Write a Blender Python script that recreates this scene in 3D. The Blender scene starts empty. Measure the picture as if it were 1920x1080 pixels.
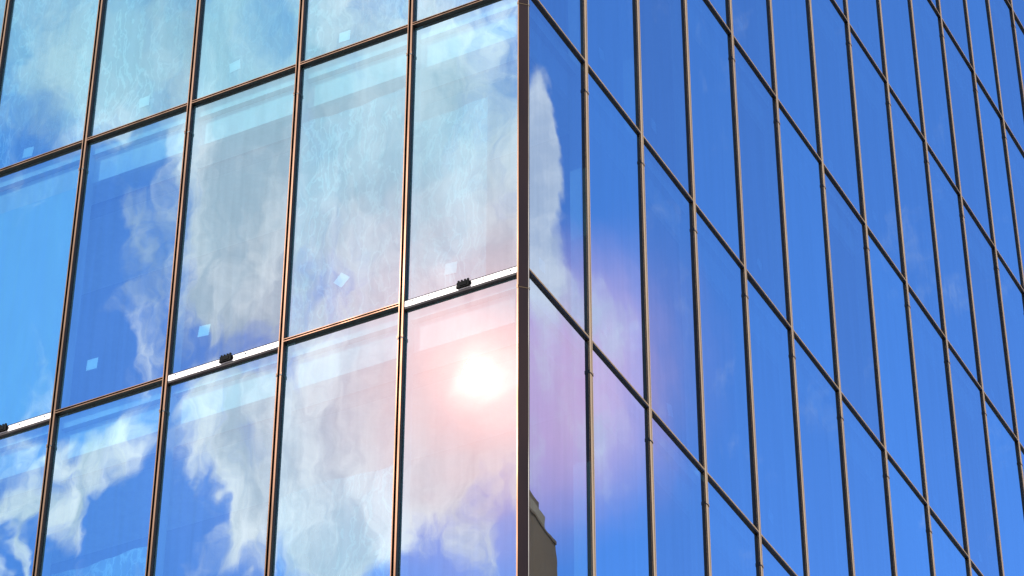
import bpy, math, random
from mathutils import Vector, Matrix

random.seed(7)
sc = bpy.context.scene
COL = sc.collection
H = 3.6                       # storey height
Z0 = 18.303                   # height of the reference storey line above the ground
A = math.radians(20.5245)
DL = Vector((-math.cos(A), math.sin(A), 0))     # along the sunlit facade, away from the corner
DR = Vector((math.sin(A), math.cos(A), 0))      # along the shaded facade, away from the corner
UP = Vector((0, 0, 1))
GLASS_D = -0.030
GD = {'L': -0.046, 'R': -0.028}

LCOLS = [1.361 + 1.3664 * i for i in range(8)]
RCOLS = [1.404, 2.758, 4.113, 5.511, 6.878, 8.353, 9.841, 11.313, 12.822, 14.283, 15.784, 17.137, 18.60, 20.06, 21.52]
ROW_LO, ROW_HI = -3, 7        # storey lines
CW = 0.075                    # half width of the chamfered corner post
FIN = 0.014


def P(a, b, z):               # building coordinates -> world
    return DL * a + DR * b + UP * (z + Z0)


def F(side, s, d, z):         # facade coordinates: s along it, d out of it
    return P(s, -d, z) if side == 'L' else P(-d, s, z)


# ------------------------------------------------------------------ materials
def new_mat(name):
    m = bpy.data.materials.new(name)
    m.use_nodes = True
    nt = m.node_tree
    for n in list(nt.nodes):
        nt.nodes.remove(n)
    out = nt.nodes.new('ShaderNodeOutputMaterial')
    return m, nt, out


def N(nt, t, **kw):
    n = nt.nodes.new(t)
    for k, v in kw.items():
        setattr(n, k, v)
    return n


def link(nt, a, b):
    nt.links.new(a, b)


def math_node(nt, op, a, b=None, c=None, clamp=False):
    n = N(nt, 'ShaderNodeMath', operation=op)
    n.use_clamp = clamp
    for i, v in enumerate((a, b, c)):
        if v is None:
            continue
        if isinstance(v, (int, float)):
            n.inputs[i].default_value = v
        else:
            link(nt, v, n.inputs[i])
    return n.outputs[0]


def mix_rgb(nt, fac, a, b, mode='MIX'):
    n = N(nt, 'ShaderNodeMix', data_type='RGBA', blend_type=mode)
    for sock, v in ((n.inputs[0], fac), (n.inputs[6], a), (n.inputs[7], b)):
        if isinstance(v, (int, float)):
            sock.default_value = v
        elif isinstance(v, tuple):
            sock.default_value = (*v, 1)
        else:
            link(nt, v, sock)
    return n.outputs[2]


def ramp(nt, fac, lo, hi, smooth=True):
    n = N(nt, 'ShaderNodeMapRange', interpolation_type='SMOOTHSTEP' if smooth else 'LINEAR')
    link(nt, fac, n.inputs[0])
    n.inputs[1].default_value = lo
    n.inputs[2].default_value = hi
    return n.outputs[0]


def simple(name, col, rough, metal=0.0, var=0.12, scale=3.0, spec=0.5):
    m, nt, out = new_mat(name)
    b = N(nt, 'ShaderNodeBsdfPrincipled')
    tc = N(nt, 'ShaderNodeTexCoord')
    mp = N(nt, 'ShaderNodeMapping')
    mp.inputs['Scale'].default_value = (scale, scale, scale * .25)
    link(nt, tc.outputs['Object'], mp.inputs[0])
    no = N(nt, 'ShaderNodeTexNoise')
    no.inputs['Scale'].default_value = 2.0
    no.inputs['Detail'].default_value = 6
    link(nt, mp.outputs[0], no.inputs['Vector'])
    f = ramp(nt, no.outputs[0], .3, .7)
    dark = tuple(c * (1 - var) for c in col)
    lite = tuple(min(1, c * (1 + var)) for c in col)
    link(nt, mix_rgb(nt, f, dark, lite), b.inputs['Base Color'])
    r = math_node(nt, 'MULTIPLY_ADD', f, .12, rough - .06)
    link(nt, r, b.inputs['Roughness'])
    b.inputs['Metallic'].default_value = metal
    b.inputs['Specular IOR Level'].default_value = spec
    link(nt, b.outputs[0], out.inputs[0])
    return m


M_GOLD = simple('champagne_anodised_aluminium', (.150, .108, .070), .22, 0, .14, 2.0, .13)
M_GOLD.node_tree.nodes['Principled BSDF'].inputs['Specular Tint'].default_value = (1.0, .30, .07, 1)  # orange put into the highlight colour as sun glow on the bars
M_GOLD_R = simple('champagne_aluminium_lifted_for_shade', (.94, .64, .34), .55, 0, .08, 2.0, .2)  # same metal as the sunlit bars, colour lifted to offset the shade
M_DARK = simple('dark_bronze_side', (.009, .007, .007), .42, .2, .35, 2.0)
M_GAP = simple('black_gasket', (.005, .004, .005), .8, 0, .1, 3, .1)
M_POST = simple('dark_bronze_corner_face', (.034, .015, .009), .42, .3, .25, 1.0)
M_PLATE = simple('bare_white_aluminium', (.74, .70, .69), .45, .15, .10, 4.0)
M_CLIP = simple('black_clip', (.006, .006, .006), .7, 0, .1, 3, .08)
M_SEAL = simple('dark_sealant', (.02, .012, .015), .7)
M_CEIL = simple('ceiling_panel', (.66, .68, .68), .9)
M_SOFFIT = simple('bulkhead_board', (.74, .77, .77), .9)
M_FLOORM = simple('screed', (.40, .39, .37), .9)
M_CORE = simple('dark_partition', (.10, .11, .13), .9)
M_INNER = simple('pale_inner_mullion', (.60, .64, .66), .5)
M_BOX = simple('duct_grey', (.36, .38, .40), .7)
M_PAPER = simple('pale_paper', (.80, .88, .88), .8, 0, .05)


def glass_mat(name, refl_lo, refl_hi, tint, see, sun_glow, wave):
    """coated facade glass: mirror coating over tinted see-through glass, plus a pink gloss lobe painting a glow round the mirrored sun"""
    m, nt, out = new_mat(name)
    tc = N(nt, 'ShaderNodeTexCoord')
    # slow bowing of each pane
    oi = N(nt, 'ShaderNodeObjectInfo')
    geo = N(nt, 'ShaderNodeNewGeometry')
    off = N(nt, 'ShaderNodeVectorMath', operation='MULTIPLY_ADD')
    off.inputs[0].default_value = (37, 53, 71)
    link(nt, oi.outputs['Random'], off.inputs[1])
    link(nt, tc.outputs['Object'], off.inputs[2])
    no = N(nt, 'ShaderNodeTexNoise')
    no.inputs['Scale'].default_value = 1.1
    no.inputs['Detail'].default_value = 1.5
    link(nt, off.outputs[0], no.inputs['Vector'])
    no2 = N(nt, 'ShaderNodeTexNoise')
    no2.inputs['Scale'].default_value = 7.0
    no2.inputs['Detail'].default_value = 0
    link(nt, off.outputs[0], no2.inputs['Vector'])
    hgt = math_node(nt, 'MULTIPLY_ADD', no2.outputs[0], .035, no.outputs[0])
    bp = N(nt, 'ShaderNodeBump')
    bp.inputs['Strength'].default_value = 1.0
    bp.inputs['Distance'].default_value = wave
    link(nt, hgt, bp.inputs['Height'])
    # vertical washing streaks
    mp = N(nt, 'ShaderNodeMapping')
    mp.inputs['Scale'].default_value = (9, 9, .35)
    link(nt, off.outputs[0], mp.inputs[0])
    st = N(nt, 'ShaderNodeTexNoise')
    st.inputs['Scale'].default_value = 1.6
    st.inputs['Detail'].default_value = 5
    st.inputs['Roughness'].default_value = .6
    link(nt, mp.outputs[0], st.inputs['Vector'])
    streak = ramp(nt, st.outputs[0], .3, .72)
    lw = N(nt, 'ShaderNodeLayerWeight')
    lw.inputs[0].default_value = .5
    fr = math_node(nt, 'POWER', lw.outputs['Facing'], 2.0)
    refl = math_node(nt, 'MULTIPLY_ADD', fr, refl_hi - refl_lo, refl_lo)
    pane_var = math_node(nt, 'MULTIPLY_ADD', oi.outputs['Random'], .15, -.075)
    refl = math_node(nt, 'ADD', refl, pane_var)
    refl = math_node(nt, 'MULTIPLY_ADD', streak, -.05, refl, clamp=True)
    gl = N(nt, 'ShaderNodeBsdfGlossy')
    gl.inputs['Roughness'].default_value = 0.0
    t2 = tuple(c * k for c, k in zip(tint, (.88, 1.0, .99)))
    link(nt, mix_rgb(nt, oi.outputs['Random'], tint, t2), gl.inputs['Color'])
    link(nt, bp.outputs[0], gl.inputs['Normal'])
    tr = N(nt, 'ShaderNodeBsdfTransparent')
    tr.inputs['Color'].default_value = (*see, 1)
    mx = N(nt, 'ShaderNodeMixShader')
    link(nt, refl, mx.inputs[0])
    link(nt, tr.outputs[0], mx.inputs[1])
    link(nt, gl.outputs[0], mx.inputs[2])
    # added pink gloss and pale diffuse: painted glow round the sun's mirror image
    du = N(nt, 'ShaderNodeBsdfGlossy')
    du.inputs['Roughness'].default_value = .11
    du.inputs['Color'].default_value = (1.0, .50, .46, 1)
    df = N(nt, 'ShaderNodeBsdfDiffuse')
    df.inputs['Color'].default_value = (.8, .78, .76, 1)
    dm = N(nt, 'ShaderNodeMixShader')
    dm.inputs[0].default_value = .5
    link(nt, du.outputs[0], dm.inputs[1])
    link(nt, df.outputs[0], dm.inputs[2])
    mx2 = N(nt, 'ShaderNodeMixShader')
    link(nt, math_node(nt, 'MULTIPLY_ADD', streak, sun_glow * .5, sun_glow * .75), mx2.inputs[0])
    link(nt, mx.outputs[0], mx2.inputs[1])
    link(nt, dm.outputs[0], mx2.inputs[2])
    link(nt, mx2.outputs[0], out.inputs[0])
    return m


M_GLASS_L = glass_mat('coated_glass_lit_tint', .54, .95, (.85, .96, .99), (.50, .84, .90), .0003, .0024)
M_GLASS_R = glass_mat('coated_glass_shade_tint', .70, 1.0, (.72, .86, 1.0), (.30, .55, .75), .001, .0010)  # same glass, with the shaded side's darker, bluer look put into its tints


def film_mat():
    m, nt, out = new_mat('protective_film')
    tc = N(nt, 'ShaderNodeTexCoord')
    oi = N(nt, 'ShaderNodeObjectInfo')
    off = N(nt, 'ShaderNodeVectorMath', operation='MULTIPLY_ADD')
    off.inputs[0].default_value = (37, 53, 71)
    link(nt, oi.outputs['Random'], off.inputs[1])
    link(nt, tc.outputs['Object'], off.inputs[2])
    # warped fine glue lines
    w = N(nt, 'ShaderNodeTexNoise')
    w.inputs['Scale'].default_value = 1.7
    w.inputs['Detail'].default_value = 3
    link(nt, off.outputs[0], w.inputs['Vector'])
    wm = N(nt, 'ShaderNodeVectorMath', operation='MULTIPLY_ADD')
    link(nt, w.outputs['Color'], wm.inputs[0])
    wm.inputs[1].default_value = (.42, .42, 1.6)
    link(nt, off.outputs[0], wm.inputs[2])
    mp = N(nt, 'ShaderNodeMapping')
    mp.inputs['Scale'].default_value = (1, 1, .17)
    link(nt, wm.outputs[0], mp.inputs[0])
    n1 = N(nt, 'ShaderNodeTexNoise')
    n1.inputs['Scale'].default_value = 9
    n1.inputs['Detail'].default_value = 6
    link(nt, mp.outputs[0], n1.inputs['Vector'])
    ridge = math_node(nt, 'ABSOLUTE', math_node(nt, 'SUBTRACT', n1.outputs[0], .5))
    lines = math_node(nt, 'SUBTRACT', 1.0, ramp(nt, ridge, 0, .05))
    n2 = N(nt, 'ShaderNodeTexNoise')
    n2.inputs['Scale'].default_value = 1.3
    n2.inputs['Detail'].default_value = 4
    link(nt, mp.outputs[0], n2.inputs['Vector'])
    patch = ramp(nt, n2.outputs[0], .35, .68)
    cover = math_node(nt, 'MULTIPLY_ADD', patch, .38, .28)
    cover = math_node(nt, 'MULTIPLY_ADD', math_node(nt, 'MULTIPLY', lines, patch), .15, cover, clamp=True)
    df = N(nt, 'ShaderNodeBsdfDiffuse')
    link(nt, mix_rgb(nt, lines, (.48, .66, .73), (.76, .92, .94)), df.inputs['Color'])
    tl = N(nt, 'ShaderNodeBsdfTransparent')
    mx = N(nt, 'ShaderNodeMixShader')
    link(nt, cover, mx.inputs[0])
    link(nt, tl.outputs[0], mx.inputs[1])
    link(nt, df.outputs[0], mx.inputs[2])
    link(nt, mx.outputs[0], out.inputs[0])
    return m


M_FILM = film_mat()


# ------------------------------------------------------------------ mesh helpers
class MB:
    def __init__(self):
        self.v, self.f, self.m = [], [], []

    def quad(self, pts, mi=0):
        i = len(self.v)
        self.v += [tuple(p) for p in pts]
        self.f.append(tuple(range(i, i + len(pts))))
        self.m.append(mi)

    def box(self, side, s0, s1, d0, d1, z0, z1, mats=(0, 0, 0, 0, 0, 0)):
        """mats: front, back, low-s side, high-s side, underside, top"""
        c = lambda s, d, z: F(side, s, d, z)
        self.quad([c(s0, d1, z0), c(s1, d1, z0), c(s1, d1, z1), c(s0, d1, z1)], mats[0])
        self.quad([c(s1, d0, z0), c(s0, d0, z0), c(s0, d0, z1), c(s1, d0, z1)], mats[1])
        self.quad([c(s0, d0, z0), c(s0, d1, z0), c(s0, d1, z1), c(s0, d0, z1)], mats[2])
        self.quad([c(s1, d1, z0), c(s1, d0, z0), c(s1, d0, z1), c(s1, d1, z1)], mats[3])
        self.quad([c(s0, d0, z0), c(s1, d0, z0), c(s1, d1, z0), c(s0, d1, z0)], mats[4])
        self.quad([c(s0, d0, z1), c(s0, d1, z1), c(s1, d1, z1), c(s1, d0, z1)], mats[5])

    def prism(self, poly, z0, z1, mats=None):
        n = len(poly)
        for i in range(n):
            p, q = poly[i], poly[(i + 1) % n]
            self.quad([P(*p, z0), P(*q, z0), P(*q, z1), P(*p, z1)], mats[i] if mats else 0)
        self.quad([P(*p, z1) for p in poly], mats[-1] if mats else 0)
        self.quad([P(*p, z0) for p in reversed(poly)], mats[-1] if mats else 0)

    def build(self, name, mats, parent=None, bevel=0):
        me = bpy.data.meshes.new(name)
        me.from_pydata(self.v, [], self.f)
        for m in mats:
            me.materials.append(m)
        for p, mi in zip(me.polygons, self.m):
            p.material_index = mi
        me.update()
        o = bpy.data.objects.new(name, me)
        COL.objects.link(o)
        o.parent = parent
        return o


def empty(name, label, cat, loc=(0, 0, 0)):
    o = bpy.data.objects.new(name, None)
    COL.objects.link(o)
    o.location = loc
    o['label'] = label
    o['category'] = cat
    return o


# ------------------------------------------------------------------ the camera
cam = bpy.data.cameras.new('camera')
cam_o = bpy.data.objects.new('camera', cam)
COL.objects.link(cam_o)
fw = Vector((-0.10437982, 0.7982422, 0.59322361)).normalized()
rt = Vector((0.9918507, 0.12736701, 0.00313452)).normalized()
up = rt.cross(fw)
mw = Matrix((rt, up, -fw)).transposed().to_4x4()
mw.translation = Vector((0.768462333 * H, -6.14434338 * H, -4.63980502 * H + Z0))
cam_o.matrix_world = mw
cam.sensor_width = 36
cam.lens = 5479.78 / 1920 * 36
cam.clip_end = 20000
cam.clip_start = .1
sc.camera = cam_o

# ------------------------------------------------------------------ the glass building
bld = empty('glass_office_building', 'tall blue glass office building with a sharp corner and thin bronze window bars', 'building')
ZLO, ZHI = ROW_LO * H, ROW_HI * H


def mullion(side, s, zlo=ZLO, zhi=ZHI):
    """split unitised mullion: narrow strip, groove, wide strip, with splice collars"""
    mb = MB()
    if side == 'L':
        w0, w1, g1, n1 = -.030, -.011, .016, .026
    else:
        w0, w1, g1, n1 = -.038, .004, .014, .030
    m = (0, 1, 1, 1, 1, 1)
    segs = [ZLO] + [r * H - .40 for r in range(ROW_LO + 1, ROW_HI + 1)] + [ZHI]
    for a, b in zip(segs[:-1], segs[1:]):
        mb.box(side, s + w0, s + w1, GD[side] - .02, 0, a + .004, b - .004, m)
        mb.box(side, s + g1, s + n1, GD[side] - .02, -.001, a + .004, b - .004, m)
        # thin lighter arris either side
        mb.box(side, s + w0 - .004, s + w0, -.030, -.012, a + .004, b - .004, (0, 1, 1, 1, 1, 1))
        if b < ZHI:      # splice sleeve
            mb.box(side, s + w0 - .006, s + w1 + .001, GD[side], .003, b - .016, b - .006, (1, 1, 1, 1, 1, 1))
            mb.box(side, s + g1 - .001, s + n1 + .005, GD[side], .003, b - .016, b - .006, (1, 1, 1, 1, 1, 1))
            mb.box(side, s + w0 - .005, s + w0 + .002, GD[side], .003, b - .006, b + .022, (0, 1, 1, 1, 1, 1))
            mb.box(side, s + n1 - .002, s + n1 + .006, GD[side], .003, b - .006, b + .022, (0, 1, 1, 1, 1, 1))
    mb.box(side, s + w1, s + g1, GD[side] - .02, -.024 if side == 'L' else -.017, ZLO, ZHI, (2,) * 6)
    # pale structural mullion inside the glass
    mb.box(side, s - .05, s + .05, -.19, -.06, ZLO, ZHI, (3,) * 6)
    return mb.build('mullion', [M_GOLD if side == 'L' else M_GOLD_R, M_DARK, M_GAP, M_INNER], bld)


for s in LCOLS:
    mullion('L', s)
for s in RCOLS:
    mullion('R', s)

# corner post: dark chamfered face between two thin bright fins
mb = MB()
segs = [ZLO] + [r * H - .22 for r in range(ROW_LO + 1, ROW_HI + 1)] + [ZHI]
for a, b in zip(segs[:-1], segs[1:]):
    a2, b2 = a + .004, b - .004
    mb.prism([(CW, 0), (CW + FIN, 0), (CW + FIN, .05), (CW, .05)], a2, b2, (0, 1, 1, 1, 1))
    mb.prism([(0, CW), (.05, CW), (.05, CW + FIN), (0, CW + FIN)], a2, b2, (1, 1, 1, 0, 1))
    mb.prism([(CW - .001, .006), (CW - .001, .05), (.05, CW - .001), (.006, CW - .001)], a2, b2, (2, 2, 2, 2, 2))
    if b < ZHI:
        mb.prism([(CW + .001, -.003), (CW + FIN + .004, -.003), (CW + FIN + .004, .03), (CW + .001, .03)], b - .02, b + .012, (0, 1, 1, 1, 1))
        mb.prism([(-.003, CW + .001), (.03, CW + .001), (.03, CW + FIN + .004), (-.003, CW + FIN + .004)], b - .02, b + .012, (1, 1, 1, 0, 1))
        mb.prism([(CW - .002, .003), (CW - .002, .05), (.05, CW - .002), (.003, CW - .002)], b - .016, b - .002, (0, 2, 2, 0, 2))
mb.prism([(.048, .060), (.125, .060), (.125, .125), (.048, .125)], ZLO, ZHI, (3,) * 5)
mb.build('corner_post', [M_GOLD, M_DARK, M_POST, M_INNER], bld)

# storey transoms, cut between mullions; on one storey some cover caps are missing
MISSING = {(0, 0), (0, 2), (0, 4), (0, 6)}


def bays(side):
    cols = LCOLS if side == 'L' else RCOLS
    w0 = -.030 if side == 'L' else -.038
    n1 = .026 if side == 'L' else .030
    prev = CW + FIN
    for i, s in enumerate(cols):
        yield i, prev, s + w0
        prev = s + n1


for side in 'LR':
    for r in range(ROW_LO, ROW_HI + 1):
        z = r * H
        mb = MB()
        for i, s0, s1 in bays(side):
            if side == 'L' and (r, i) in MISSING:
                if mb.f:
                    mb.build('transom', [M_GOLD, M_DARK, M_GAP], bld)
                    mb = MB()
                continue
            m = (0, 1, 1, 1, 1, 1)
            hi = .021 if side == 'L' else .024
            if side == 'R':
                mb.box(side, s0, s1, GD[side] - .02, -.001, z + .012, z + .021, m)
                mb.box(side, s0, s1, GD[side] - .02, -.012, z + .006, z + .012, (2,) * 6)
                mb.box(side, s0, s1, GD[side] - .02, .000, z - .001, z + .006, m)
                mb.box(side, s0, s1, GD[side] - .02, -.004, z - .021, z - .001, (1,) * 6)
                continue
            mb.box(side, s0, s1, GD[side] - .02, -.001, z + .013, z + hi, m)
            mb.box(side, s0, s1, GD[side] - .02, -.022 if side == 'L' else -.015, z - .006, z + .011, (2,) * 6)
            mb.box(side, s0, s1, GD[side] - .02, .000, z - .016, z - .006, m)
        if mb.f:
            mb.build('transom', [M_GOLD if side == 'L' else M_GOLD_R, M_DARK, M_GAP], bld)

for i, s0, s1 in bays('L'):
    if (0, i) not in MISSING:
        continue
    mb = MB()
    mb.box('L', s0 + .004, s1 - .004, GD['L'] - .02, -.012, -.046, .022, (0, 1, 1, 1, 1, 1))
    mb.box('L', s0 + .004, s1 - .004, GD['L'] - .01, -.008, .022, .027, (1,) * 6)
    # ragged sealant edge under the plate
    n = 46
    pr = None
    y = -.048
    for k in range(n + 1):
        s = s0 + .004 + (s1 - s0 - .008) * k / n
        y += random.uniform(-.005, .005)
        y = max(-.058, min(-.045, y))
        if pr:
            mb.quad([F('L', pr[0], -.0115, -.070), F('L', s, -.0115, -.070), F('L', s, -.0115, y), F('L', pr[0], -.0115, pr[1])], 1)
        pr = (s, y)
    mb.box('L', s0 + .004, s1 - .004, GD['L'] - .01, -.0125, -.072, -.046, (1,) * 6)
    pl = mb.build('cover_plate', [M_PLATE, M_SEAL], bld)
    pl['label'] = 'bare pale metal strip where the bronze bar cover is missing'
    # screws
    for k in (.06, .30, .42, .78, .93):
        sm = MB()
        cs, cz, rr = s0 + (s1 - s0) * k, -.012 + .018 * math.sin(k * 9), .0085
        ring = [F('L', cs + rr * math.cos(t * math.pi / 4), -.008, cz + rr * math.sin(t * math.pi / 4)) for t in range(8)]
        base = [F('L', cs + rr * math.cos(t * math.pi / 4), -.0125, cz + rr * math.sin(t * math.pi / 4)) for t in range(8)]
        sm.quad(ring)
        for t in range(8):
            sm.quad([base[t], base[(t + 1) % 8], ring[(t + 1) % 8], ring[t]])
        sm.build('screw', [M_CLIP], pl)
    # black clip with teeth
    cm = MB()
    c = s0 + (s1 - s0) * .47
    cm.box('L', c - .066, c + .066, -.013, .012, -.034, .030)
    cm.box('L', c - .082, c - .066, -.013, -.001, -.020, .012)
    cm.box('L', c + .066, c + .080, -.013, -.001, -.026, .004)
    for q in (-.062, -.030, .006, .040):
        cm.box('L', c + q, c + q + .018, -.010, .010, .030, .050)
    cm.box('L', c - .040, c + .030, .012, .018, -.020, .012)
    cm.build('clip_bracket', [M_CLIP], pl)

# ------------------------------------------------------------------ window panes
FLAT = {('L', -1, 0)}         # the pane that mirrors the sun


def pane_quad(mb, side, s0, s1, z0, z1, tilt=True, key=None):
    e = 0 if (not tilt or key in FLAT) else 1
    tx, tz = random.gauss(0, .0015) * e, random.gauss(0, .0010) * e
    if side == 'R':
        tx *= .9
        tz *= .9
    w, h = s1 - s0, z1 - z0

    def d(s, z):
        return GD[side] + tx * (s - (s0 + s1) / 2) + tz * (z - (z0 + z1) / 2)
    pts = [F(side, s, d(s, z), z) for s, z in ((s0, z0), (s1, z0), (s1, z1), (s0, z1))]
    if side == 'L':
        pts.reverse()
    mb.quad(pts)


def screen(p):
    d = p - mw.translation
    k = d.dot(fw)
    return 960 + 5479.78 * d.dot(rt) / k, 540 - 5479.78 * d.dot(up) / k


cells = []
for side in 'LR':
    for i, s0, s1 in bays(side):
        for r in range(ROW_LO, ROW_HI):
            z0, z1 = r * H + .021, (r + 1) * H - .021
            cs = [screen(F(side, s, GD[side], z)) for s in (s0, s1) for z in (z0, z1)]
            x0, x1 = max(0, min(c[0] for c in cs)), min(1920, max(c[0] for c in cs))
            y0, y1 = max(0, min(c[1] for c in cs)), min(1080, max(c[1] for c in cs))
            area = max(0, x1 - x0) * max(0, y1 - y0)
            cells.append((area, side, r, i, s0, s1, z0, z1))
cells.sort(key=lambda c: -c[0])
rest = {'L': MB(), 'R': MB()}
pane_of = {}
for k, (area, side, r, i, s0, s1, z0, z1) in enumerate(cells):
    zt = z1
    zb = z0
    if side == 'L' and (r + 1, i) in MISSING:
        zt = z1 - .05
    if side == 'L' and (r, i) in MISSING:
        zb = z0 + .006
    if area > 0 and len(pane_of) < 98:
        pm = MB()
        pane_quad(pm, side, s0, s1, zb, zt, True, (side, r, i))
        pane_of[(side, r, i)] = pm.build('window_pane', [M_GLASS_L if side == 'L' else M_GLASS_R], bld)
    else:
        pane_quad(rest[side], side, s0, s1, zb, zt, True, (side, r, i))
for side in 'LR':
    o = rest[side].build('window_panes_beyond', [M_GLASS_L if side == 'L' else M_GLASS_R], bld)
    o['kind'] = 'stuff'

# stickers behind the panes
def sticker(side, s, z, w, h, rot):
    cols = [x for x in bays(side)]
    i = next(i for i, a, b in cols if a <= s <= b)
    r = math.floor(z / H)
    par = pane_of.get((side, r, i))
    if par is None:
        return
    m = MB()
    ca, sa = math.cos(rot), math.sin(rot)
    pts = []
    for x, y in ((-w / 2, -h / 2), (w / 2, -h / 2), (w * .52, h * .48), (-w * .5, h / 2)):
        pts.append(F(side, s + x * ca - y * sa, GD[side] - .012, z + x * sa + y * ca))
    m.quad(pts)
    m.build('sticker', [M_PAPER], par)


for s, z, rot in ((5.067, .518, .05), (3.699, .49, .12), (2.088, .574, .75), (.844, .289, .1), (3.574, 3.962, -.1), (4.74, 3.914, 0),
                  (6.272, 3.777, .1), (2.192, 3.827, .05), (4.70, .30 - 3.6, .1), (2.2, .45 - 3.6, -.1)):
    sticker('L', s, z, .135, .135, rot)
for i, s0, s1 in bays('R'):
    for r in range(ROW_LO, ROW_HI):
        if random.random() < .6:
            sticker('R', s0 + (s1 - s0) * random.uniform(.25, .42), r * H + random.uniform(.25, .50), .13, .14, random.uniform(-.3, .5))

# protective film on some panes (inside face)
for (side, r, i, fs0, fs1, fz0, fz1) in (
        ('L', 0, 1, 0, 1, 0, .80), ('L', 0, 0, .30, 1, .0, .66), ('L', 1, 0, 0, 1, 0, 1), ('L', 1, 1, 0, 1, 0, 1), ('L', 1, 2, 0, 1, 0, 1),
        ('L', 1, 3, 0, 1, 0, 1), ('L', 1, 4, 0, 1, 0, 1), ('L', 1, 5, 0, 1, 0, 1), ('L', -1, 1, 0, 1, 0, .52), ('L', -1, 3, 0, .9, 0, .48),
        ('L', -1, 4, 0, 1, 0, .5)):
    par = pane_of.get((side, r, i))
    if par is None:
        continue
    s0, s1 = [(a, b) for k, a, b in bays(side) if k == i][0]
    z0, z1 = r * H + .03, (r + 1) * H - .03
    m = MB()
    a, b = s0 + (s1 - s0) * fs0, s0 + (s1 - s0) * fs1
    lo, hi = z0 + (z1 - z0) * fz0, z0 + (z1 - z0) * fz1
    ph = random.uniform(0, 6)
    n = 24
    for k in range(n):       # wavy upper edge
        sa, sb = a + (b - a) * k / n, a + (b - a) * (k + 1) / n
        w = (lambda q: hi - (.06 + .02 * math.sin(q * 5 + ph) + .008 * math.sin(q * 17)) if fz1 < 1 else hi)
        m.quad([F(side, sa, GD[side] - .020, lo), F(side, sb, GD[side] - .020, lo), F(side, sb, GD[side] - .020, w(sb)), F(side, sa, GD[side] - .020, w(sa))])
    fo = m.build('protective_film', [M_FILM], par)
    fo['label'] = 'translucent protective film with wavy glue marks on the inside of the pane'

# pale roller blinds drawn behind two panes
M_BLIND = simple('pale_blind_cloth', (.50, .66, .72), .9, 0, .04)
for key, lo in ((('L', 0, 4), .0), (('L', 0, 5), .0), (('L', -1, 6), 0.)):
    par = pane_of.get(key)
    if par is None:
        continue
    s0, s1 = [(a, b) for k, a, b in bays('L') if k == key[1 + 1]][0]
    m = MB()
    m.box('L', s0 + .03, s1 - .03, GD['L'] - .05, GD['L'] - .045, key[1] * H + .03, (key[1] + 1) * H - .56)
    m.box('L', s0 + .03, s1 - .03, GD['L'] - .06, GD['L'] - .035, key[1] * H + .03, key[1] * H + .06)
    m.build('roller_blind', [M_BLIND], par)

# ------------------------------------------------------------------ interiors
AL, BR = LCOLS[-1], RCOLS[-1]
for r in range(ROW_LO, ROW_HI + 1):
    z = r * H
    mb = MB()
    mb.prism([(.10, .10), (AL, .10), (AL, BR), (.10, BR)], z - .16, z - .02, (1, 0, 0, 1, 0))
    # bulkheads dropping behind the head of each window
    mb.prism([(.20, .17), (AL, .17), (AL, .22), (.20, .22)], z - .50, z - .161, (1,) * 5)
    mb.prism([(.17, .20), (.22, .20), (.22, BR), (.17, BR)], z - .50, z - .161, (1,) * 5)
    mb.build('floor_slab', [M_FLOORM, M_SOFFIT], bld)
    mc = MB()
    # ceiling steps: strip, slot, field
    mc.prism([(.225, .225), (AL, .225), (AL, .50), (.225, .50)], z - .49, z - .46, (0,) * 5)
    mc.prism([(.225, .56), (AL, .56), (AL, .66), (.225, .66)], z - .54, z - .46, (1,) * 5)
    mc.prism([(.225, .70), (AL, .70), (AL, 1.9), (.225, 1.9)], z - .43, z - .40, (0,) * 5)
    mc.prism([(.225, 1.95), (AL, 1.95), (AL, BR), (.225, BR)], z - .34, z - .31, (1,) * 5)
    mc.build('ceiling', [M_CEIL, M_BOX], bld)
mb = MB()
mb.prism([(3.0, 5.2), (AL - .5, 5.2), (AL - .5, BR - .5), (3.0, BR - .5)], ZLO, ZHI, (0,) * 5)
mb.build('core_wall', [M_CORE], bld)
# plain back and roof so the block stays closed from other positions
mb = MB()
mb.prism([(AL + .03, .05), (AL + .25, .05), (AL + .25, BR + .25), (AL + .03, BR + .25)], -Z0, ZHI, (0,) * 5)
mb.prism([(.05, BR + .03), (AL + .02, BR + .03), (AL + .02, BR + .25), (.05, BR + .25)], -Z0, ZHI, (0,) * 5)
mb.build('rear_wall', [M_BOX], bld)
mb = MB()
mb.prism([(.0, .0), (AL + .27, .0), (AL + .27, BR + .27), (.0, BR + .27)], ZHI + .03, ZHI + .6, (0,) * 5)
mb.build('roof', [M_DARK], bld)
mb = MB()
mb.prism([(.02, .02), (AL + .02, .02), (AL + .02, BR + .02), (.02, BR + .02)], -Z0, ZLO - .05, (0,) * 5)
mb.build('podium_wall', [M_BOX], bld)

# ------------------------------------------------------------------ ground
g = MB()
gs = 6000
g.v = [(-gs, -gs, 0), (gs, -gs, 0), (gs, gs, 0), (-gs, gs, 0)]
g.f = [(0, 1, 2, 3)]
g.m = [0]
go = g.build('ground', [simple('paving', (.50, .44, .37), .9, 0, .2, .3)])  # paving colour raised, pale and warm, to bounce light onto the shaded bars
go['kind'] = 'structure'

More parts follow.
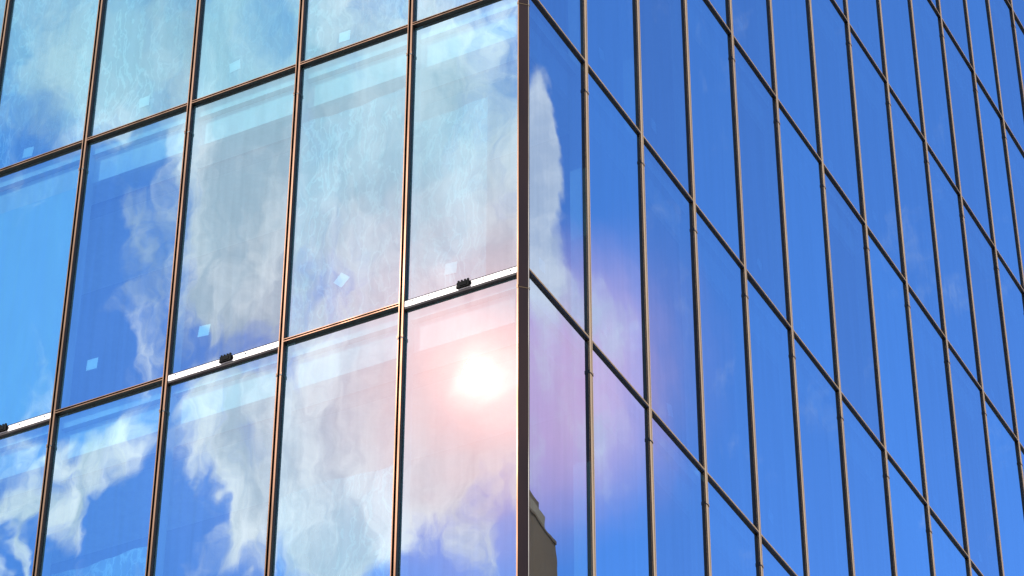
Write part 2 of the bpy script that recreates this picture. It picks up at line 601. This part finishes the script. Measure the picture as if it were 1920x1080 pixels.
# ------------------------------------------------------------------ far tower mirrored low in the shaded facade
M_CONC = simple('brown_render', (.12, .072, .034), .9, 0, .2, .1)
M_CONC2 = simple('pale_render', (.22, .16, .10), .9, 0, .15, .1)
M_TWIN = simple('tower_window', (.03, .035, .04), .25)
tw_az = math.radians(47.45)
TD = 150.0
tc0 = Vector((math.sin(tw_az), math.cos(tw_az), 0)) * TD
tower = empty('stepped_tower', 'brown stepped tower block mirrored low beside the building corner', 'building', tc0)
TX = Vector((math.cos(tw_az), -math.sin(tw_az), 0))      # to the right seen from the building
TY = Vector((math.sin(tw_az), math.cos(tw_az), 0))


# ------------------------------------------------------------------ the sun and the sky
sun_dir = Vector((-0.62257672, -0.53760352, 0.56866571)).normalized()
sd = bpy.data.lights.new('sun', 'SUN')
sd.energy = 4.4
sd.angle = math.radians(.53)
sd.color = (1.0, .93, .82)
so = bpy.data.objects.new('sun', sd)
COL.objects.link(so)
so.rotation_euler = (-sun_dir).to_track_quat('-Z', 'Y').to_euler()

w = bpy.data.worlds.new('World')
sc.world = w
w.use_nodes = True
nt = w.node_tree
bg = nt.nodes['Background']
sky = N(nt, 'ShaderNodeTexSky', sky_type='NISHITA')
sky.sun_disc = False
sky.sun_elevation = math.radians(34.66)
sky.sun_rotation = math.radians(229.19)
sky.air_density = 1.0
sky.dust_density = .6
sky.ozone_density = 3.0
tcw = N(nt, 'ShaderNodeTexCoord')
DIR = tcw.outputs['Generated']


def dotv(v):
    n = N(nt, 'ShaderNodeVectorMath', operation='DOT_PRODUCT')
    link(nt, DIR, n.inputs[0])
    n.inputs[1].default_value = v
    return n.outputs['Value']


def chart(f_, r_, u_):
    """flat chart of one part of the sky around the mirrored camera direction f_, in units of 0.1 rad (x right, y up)"""
    k = dotv(f_)
    ks = math_node(nt, 'MAXIMUM', k, .05)
    x = math_node(nt, 'MULTIPLY', math_node(nt, 'DIVIDE', dotv(r_), ks), 10)
    y = math_node(nt, 'MULTIPLY', math_node(nt, 'DIVIDE', dotv(u_), ks), 10)
    c = N(nt, 'ShaderNodeCombineXYZ')
    link(nt, x, c.inputs[0])
    link(nt, y, c.inputs[1])
    return c.outputs[0], ramp(nt, k, .80, .93)


def warp(vec, amt, scale, detail=4, seed=0.0):
    n = N(nt, 'ShaderNodeTexNoise')
    n.inputs['Scale'].default_value = scale
    n.inputs['Detail'].default_value = detail
    o_ = N(nt, 'ShaderNodeVectorMath', operation='ADD')
    link(nt, vec, o_.inputs[0])
    o_.inputs[1].default_value = (seed, seed * .7, 0)
    link(nt, o_.outputs[0], n.inputs['Vector'])
    s_ = N(nt, 'ShaderNodeVectorMath', operation='SUBTRACT')
    link(nt, n.outputs['Color'], s_.inputs[0])
    s_.inputs[1].default_value = (.5, .5, .5)
    m_ = N(nt, 'ShaderNodeVectorMath', operation='MULTIPLY_ADD')
    link(nt, s_.outputs[0], m_.inputs[0])
    m_.inputs[1].default_value = (amt, amt, 0)
    link(nt, vec, m_.inputs[2])
    return m_.outputs[0]


def px(X, Y):       # chart coordinates from image pixels, as seen by the mirrored camera (548 pixels per 0.1 rad)
    return (X - 960) / 547.98, (540 - Y) / 547.98


def blob(vec, X, Y, rx, ry, rot=0.0):
    mp = N(nt, 'ShaderNodeMapping', vector_type='TEXTURE')
    x, y = px(X, Y)
    mp.inputs['Location'].default_value = (x, y, 0)
    mp.inputs['Rotation'].default_value = (0, 0, math.radians(rot))
    mp.inputs['Scale'].default_value = (rx / 547.98, ry / 547.98, 1)
    link(nt, vec, mp.inputs[0])
    g_ = N(nt, 'ShaderNodeTexGradient', gradient_type='SPHERICAL')
    link(nt, mp.outputs[0], g_.inputs[0])
    return ramp(nt, g_.outputs['Fac'], 0, .75)


def add_blobs(vec, items):
    acc = None
    for it in items:
        wgt = it[0]
        b_ = blob(vec, *it[1:])
        acc = math_node(nt, 'MULTIPLY', b_, wgt) if acc is None else math_node(nt, 'MULTIPLY_ADD', b_, wgt, acc)
    return acc


def fbm(vec, scale, detail=8, rough=.6, seed=0.0, sx=1.0, sy=1.0):
    mp = N(nt, 'ShaderNodeMapping')
    mp.inputs['Location'].default_value = (seed, seed * 1.3, seed * .5)
    mp.inputs['Scale'].default_value = (sx, sy, 1)
    link(nt, vec, mp.inputs[0])
    n = N(nt, 'ShaderNodeTexNoise')
    n.inputs['Scale'].default_value = scale
    n.inputs['Detail'].default_value = detail
    n.inputs['Roughness'].default_value = rough
    link(nt, mp.outputs[0], n.inputs['Vector'])
    return n.outputs[0]


# sunward sky, clouds placed by image pixels in the mirrored camera view
vL, gateL = chart((-0.60292204, -0.53345174, 0.59322361), (0.66436678, -0.74740013, 0.00313452), (0.44170329, 0.39600793, 0.80503163))
wL = warp(warp(warp(vL, .34, 1.3, 2, 3.1), .13, 4.0, 5, 8.2), .035, 18.0, 4, 2.2)
covL = add_blobs(wL, [
    (1.1, 700, 250, 520, 520, 0), (1.0, 430, 330, 170, 420, 10), (1.1, 640, 860, 220, 360, 0), (1.0, 860, 680, 260, 340, 0),
    (1.1, 420, 810, 160, 160, 20), (.95, 470, 990, 100, 140, 0), (1.0, 215, 860, 140, 75, 30), (1.0, 155, 970, 65, 120, 20), (1.1, 10, 1010, 55, 130, 0),
    (.8, 85, 1040, 30, 110, 0), (.6, 60, 930, 90, 50, 10), (.6, 130, 850, 90, 30, 25), (.7, 150, 170, 230, 120, 20), (.45, 230, 400, 60, 150, 20), (.4, 600, 1040, 120, 160, 0),
    (.9, 800, 980, 120, 170, -30), (.8, 900, 1050, 70, 120, 0), (.5, 700, 1040, 80, 120, 0), (.9, 1150, 500, 260, 800, 0),
    (-.9, 330, 1010, 60, 110, 0), (-.5, 230, 1000, 40, 110, 10), (-.5, 130, 760, 120, 70, 20), (-.55, 850, 1040, 120, 120, 20), (.7, 430, 560, 110, 160, 0), (.55, 160, 40, 330, 170, 0), (.5, 640, 900, 170, 260, 0), (.5, 850, 780, 150, 200, 0), (.45, 270, 620, 50, 200, 12), (-.2, 560, 330, 50, 220, 0)])
nL = fbm(wL, 3.0, 12, .60, 4.0, 1.5, .7)
denL = math_node(nt, 'MULTIPLY_ADD', math_node(nt, 'SUBTRACT', nL, .5), 3.2, covL)
denL = ramp(nt, denL, .04, 1.12)
shL = ramp(nt, fbm(wL, 2.8, 11, .62, 11.0, 1.6, .7), .34, .64)
# warm and pink glow round the sun, painted into the sky colour
sdot = dotv(tuple(sun_dir))
ang = math_node(nt, 'ARCCOSINE', math_node(nt, 'MINIMUM', sdot, .9999999))
glow = math_node(nt, 'EXPONENT', math_node(nt, 'MULTIPLY', ang, -1 / .0085))
glow2 = math_node(nt, 'EXPONENT', math_node(nt, 'MULTIPLY', math_node(nt, 'POWER', ang, 1.7), -1 / .050 ** 1.7))

# sky away from the sun, clouds also placed by image pixels
vR, gateR = chart((0.60292204, 0.53345174, 0.59322361), (-0.66436678, 0.74740013, 0.00313452), (-0.44170329, -0.39600793, 0.80503163))
wR = warp(warp(vR, .05, 2.0, 2, 1.1), .07, 9.0, 6, 5.0)
covR = add_blobs(wR, [
    (1.1, 1000, 250, 50, 180, 4), (1.0, 1004, 420, 60, 180, 6), (.8, 990, 330, 50, 260, 0), (.5, 1050, 560, 80, 100, 45), (.32, 1140, 620, 80, 90, 45),
    (.45, 1000, 620, 60, 160, 0), (.45, 990, 860, 40, 160, 5), (.22, 1110, 680, 180, 240, 0)])
nR = fbm(wR, 3.4, 8, .6, 2.0, 1.4, .7)
denR = ramp(nt, math_node(nt, 'MULTIPLY_ADD', math_node(nt, 'SUBTRACT', nR, .5), 2.2, covR), .15, 1.15)

# unseen cloud elsewhere, brightened and warmed to fill the shaded facade
gen = fbm(DIR, 2.4, 7, .6, 9.0)
denG = math_node(nt, 'MULTIPLY', ramp(nt, gen, .36, .60), .85)
outside = math_node(nt, 'SUBTRACT', 1.0, math_node(nt, 'MAXIMUM', gateL, gateR))

skyc = mix_rgb(nt, 1.0, sky.outputs[0], (.90, 1.32, 1.96), 'MULTIPLY')
skyc = mix_rgb(nt, ramp(nt, dotv(tuple(sun_dir)), .55, .93), skyc, mix_rgb(nt, 1.0, skyc, (.13, .24, .42), 'MULTIPLY'))
cl_lit = mix_rgb(nt, shL, (5.4, 6.5, 7.8), (11.3, 11.3, 11.9))
c1 = mix_rgb(nt, math_node(nt, 'MULTIPLY', math_node(nt, 'MULTIPLY', denL, gateL), .93), skyc, cl_lit)
veil = math_node(nt, 'MULTIPLY', add_blobs(wL, [(.66, 260, 40, 640, 300, 0), (.50, 760, 260, 380, 300, 0), (.26, 420, 420, 190, 240, 0)]), gateL, clamp=True)
c1 = mix_rgb(nt, veil, c1, (3.4, 5.5, 6.7))
pinkR = math_node(nt, 'MULTIPLY', add_blobs(wR, [(.88, 1000, 730, 320, 350, 0), (.2, 1180, 700, 220, 330, 0)]), gateR, clamp=True)  # pink glow painted into the sky mirrored beside the corner
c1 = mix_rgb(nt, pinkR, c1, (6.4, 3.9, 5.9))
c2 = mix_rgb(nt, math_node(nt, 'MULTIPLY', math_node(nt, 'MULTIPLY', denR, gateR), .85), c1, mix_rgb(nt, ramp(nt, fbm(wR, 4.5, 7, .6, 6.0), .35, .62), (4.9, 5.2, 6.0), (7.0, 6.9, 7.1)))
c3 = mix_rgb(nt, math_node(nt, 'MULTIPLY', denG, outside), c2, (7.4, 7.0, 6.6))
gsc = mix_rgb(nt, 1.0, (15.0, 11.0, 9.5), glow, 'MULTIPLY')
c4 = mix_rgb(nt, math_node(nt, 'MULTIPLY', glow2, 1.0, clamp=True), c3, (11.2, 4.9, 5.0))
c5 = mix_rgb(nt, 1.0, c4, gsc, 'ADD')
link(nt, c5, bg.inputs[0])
bg.inputs[1].default_value = .15

# tower walls: three stepped blocks whose long walls run away from the corner
E1 = (-TX * .36 + TY * .93).normalized()
E2 = Vector((E1.y, -E1.x, 0))


def tblock(name, off, z0, z1, length, wide, mat, par=tower, inset=0):
    """off: metres from the tower axis to its free vertical edge"""
    p = TX * off
    m = MB()
    base = [p, p - E1 * length, p - E1 * length + E2 * wide, p + E2 * wide]
    c = [q + UP * z for z in (z0, z1) for q in base]
    for q in ((0, 1, 5, 4), (1, 2, 6, 5), (2, 3, 7, 6), (3, 0, 4, 7), (4, 5, 6, 7), (3, 2, 1, 0)):
        m.quad([c[k] for k in q])
    return m.build(name, [mat], par)


lower = tblock('lower_block', 0, 0, 106.6, 22, 24, M_CONC)
tblock('cornice', -.10, 106.62, 106.85, 22.1, 24.2, M_CONC, lower)
tblock('middle_block', .60, 106.9, 108.9, 20, 20, M_CONC2)
tblock('parapet', 1.05, 108.95, 110.1, 18, 18, M_CONC)
for k in range(9):
    for q in range(4):
        wz = 101.6 - k * 3.4
        m = MB()
        a0 = TX * 0 - E1 * (1.6 + q * 4.4) - E2 * .03
        a1 = a0 - E1 * 1.5
        m.quad([a0 + UP * (wz - 1.5), a1 + UP * (wz - 1.5), a1 + UP * wz, a0 + UP * wz])
        m.build('tower_window', [M_TWIN], tower)

sc.view_settings.view_transform = 'Standard'
sc.view_settings.look = 'None'
sc.view_settings.exposure = 0
sc.view_settings.gamma = 1
sc.render.engine = 'CYCLES'
sc.cycles.max_bounces = 7
sc.cycles.transparent_max_bounces = 12
sc.cycles.use_denoising = True
sc.cycles.sample_clamp_indirect = 6
sc.render.filter_size = 1.25
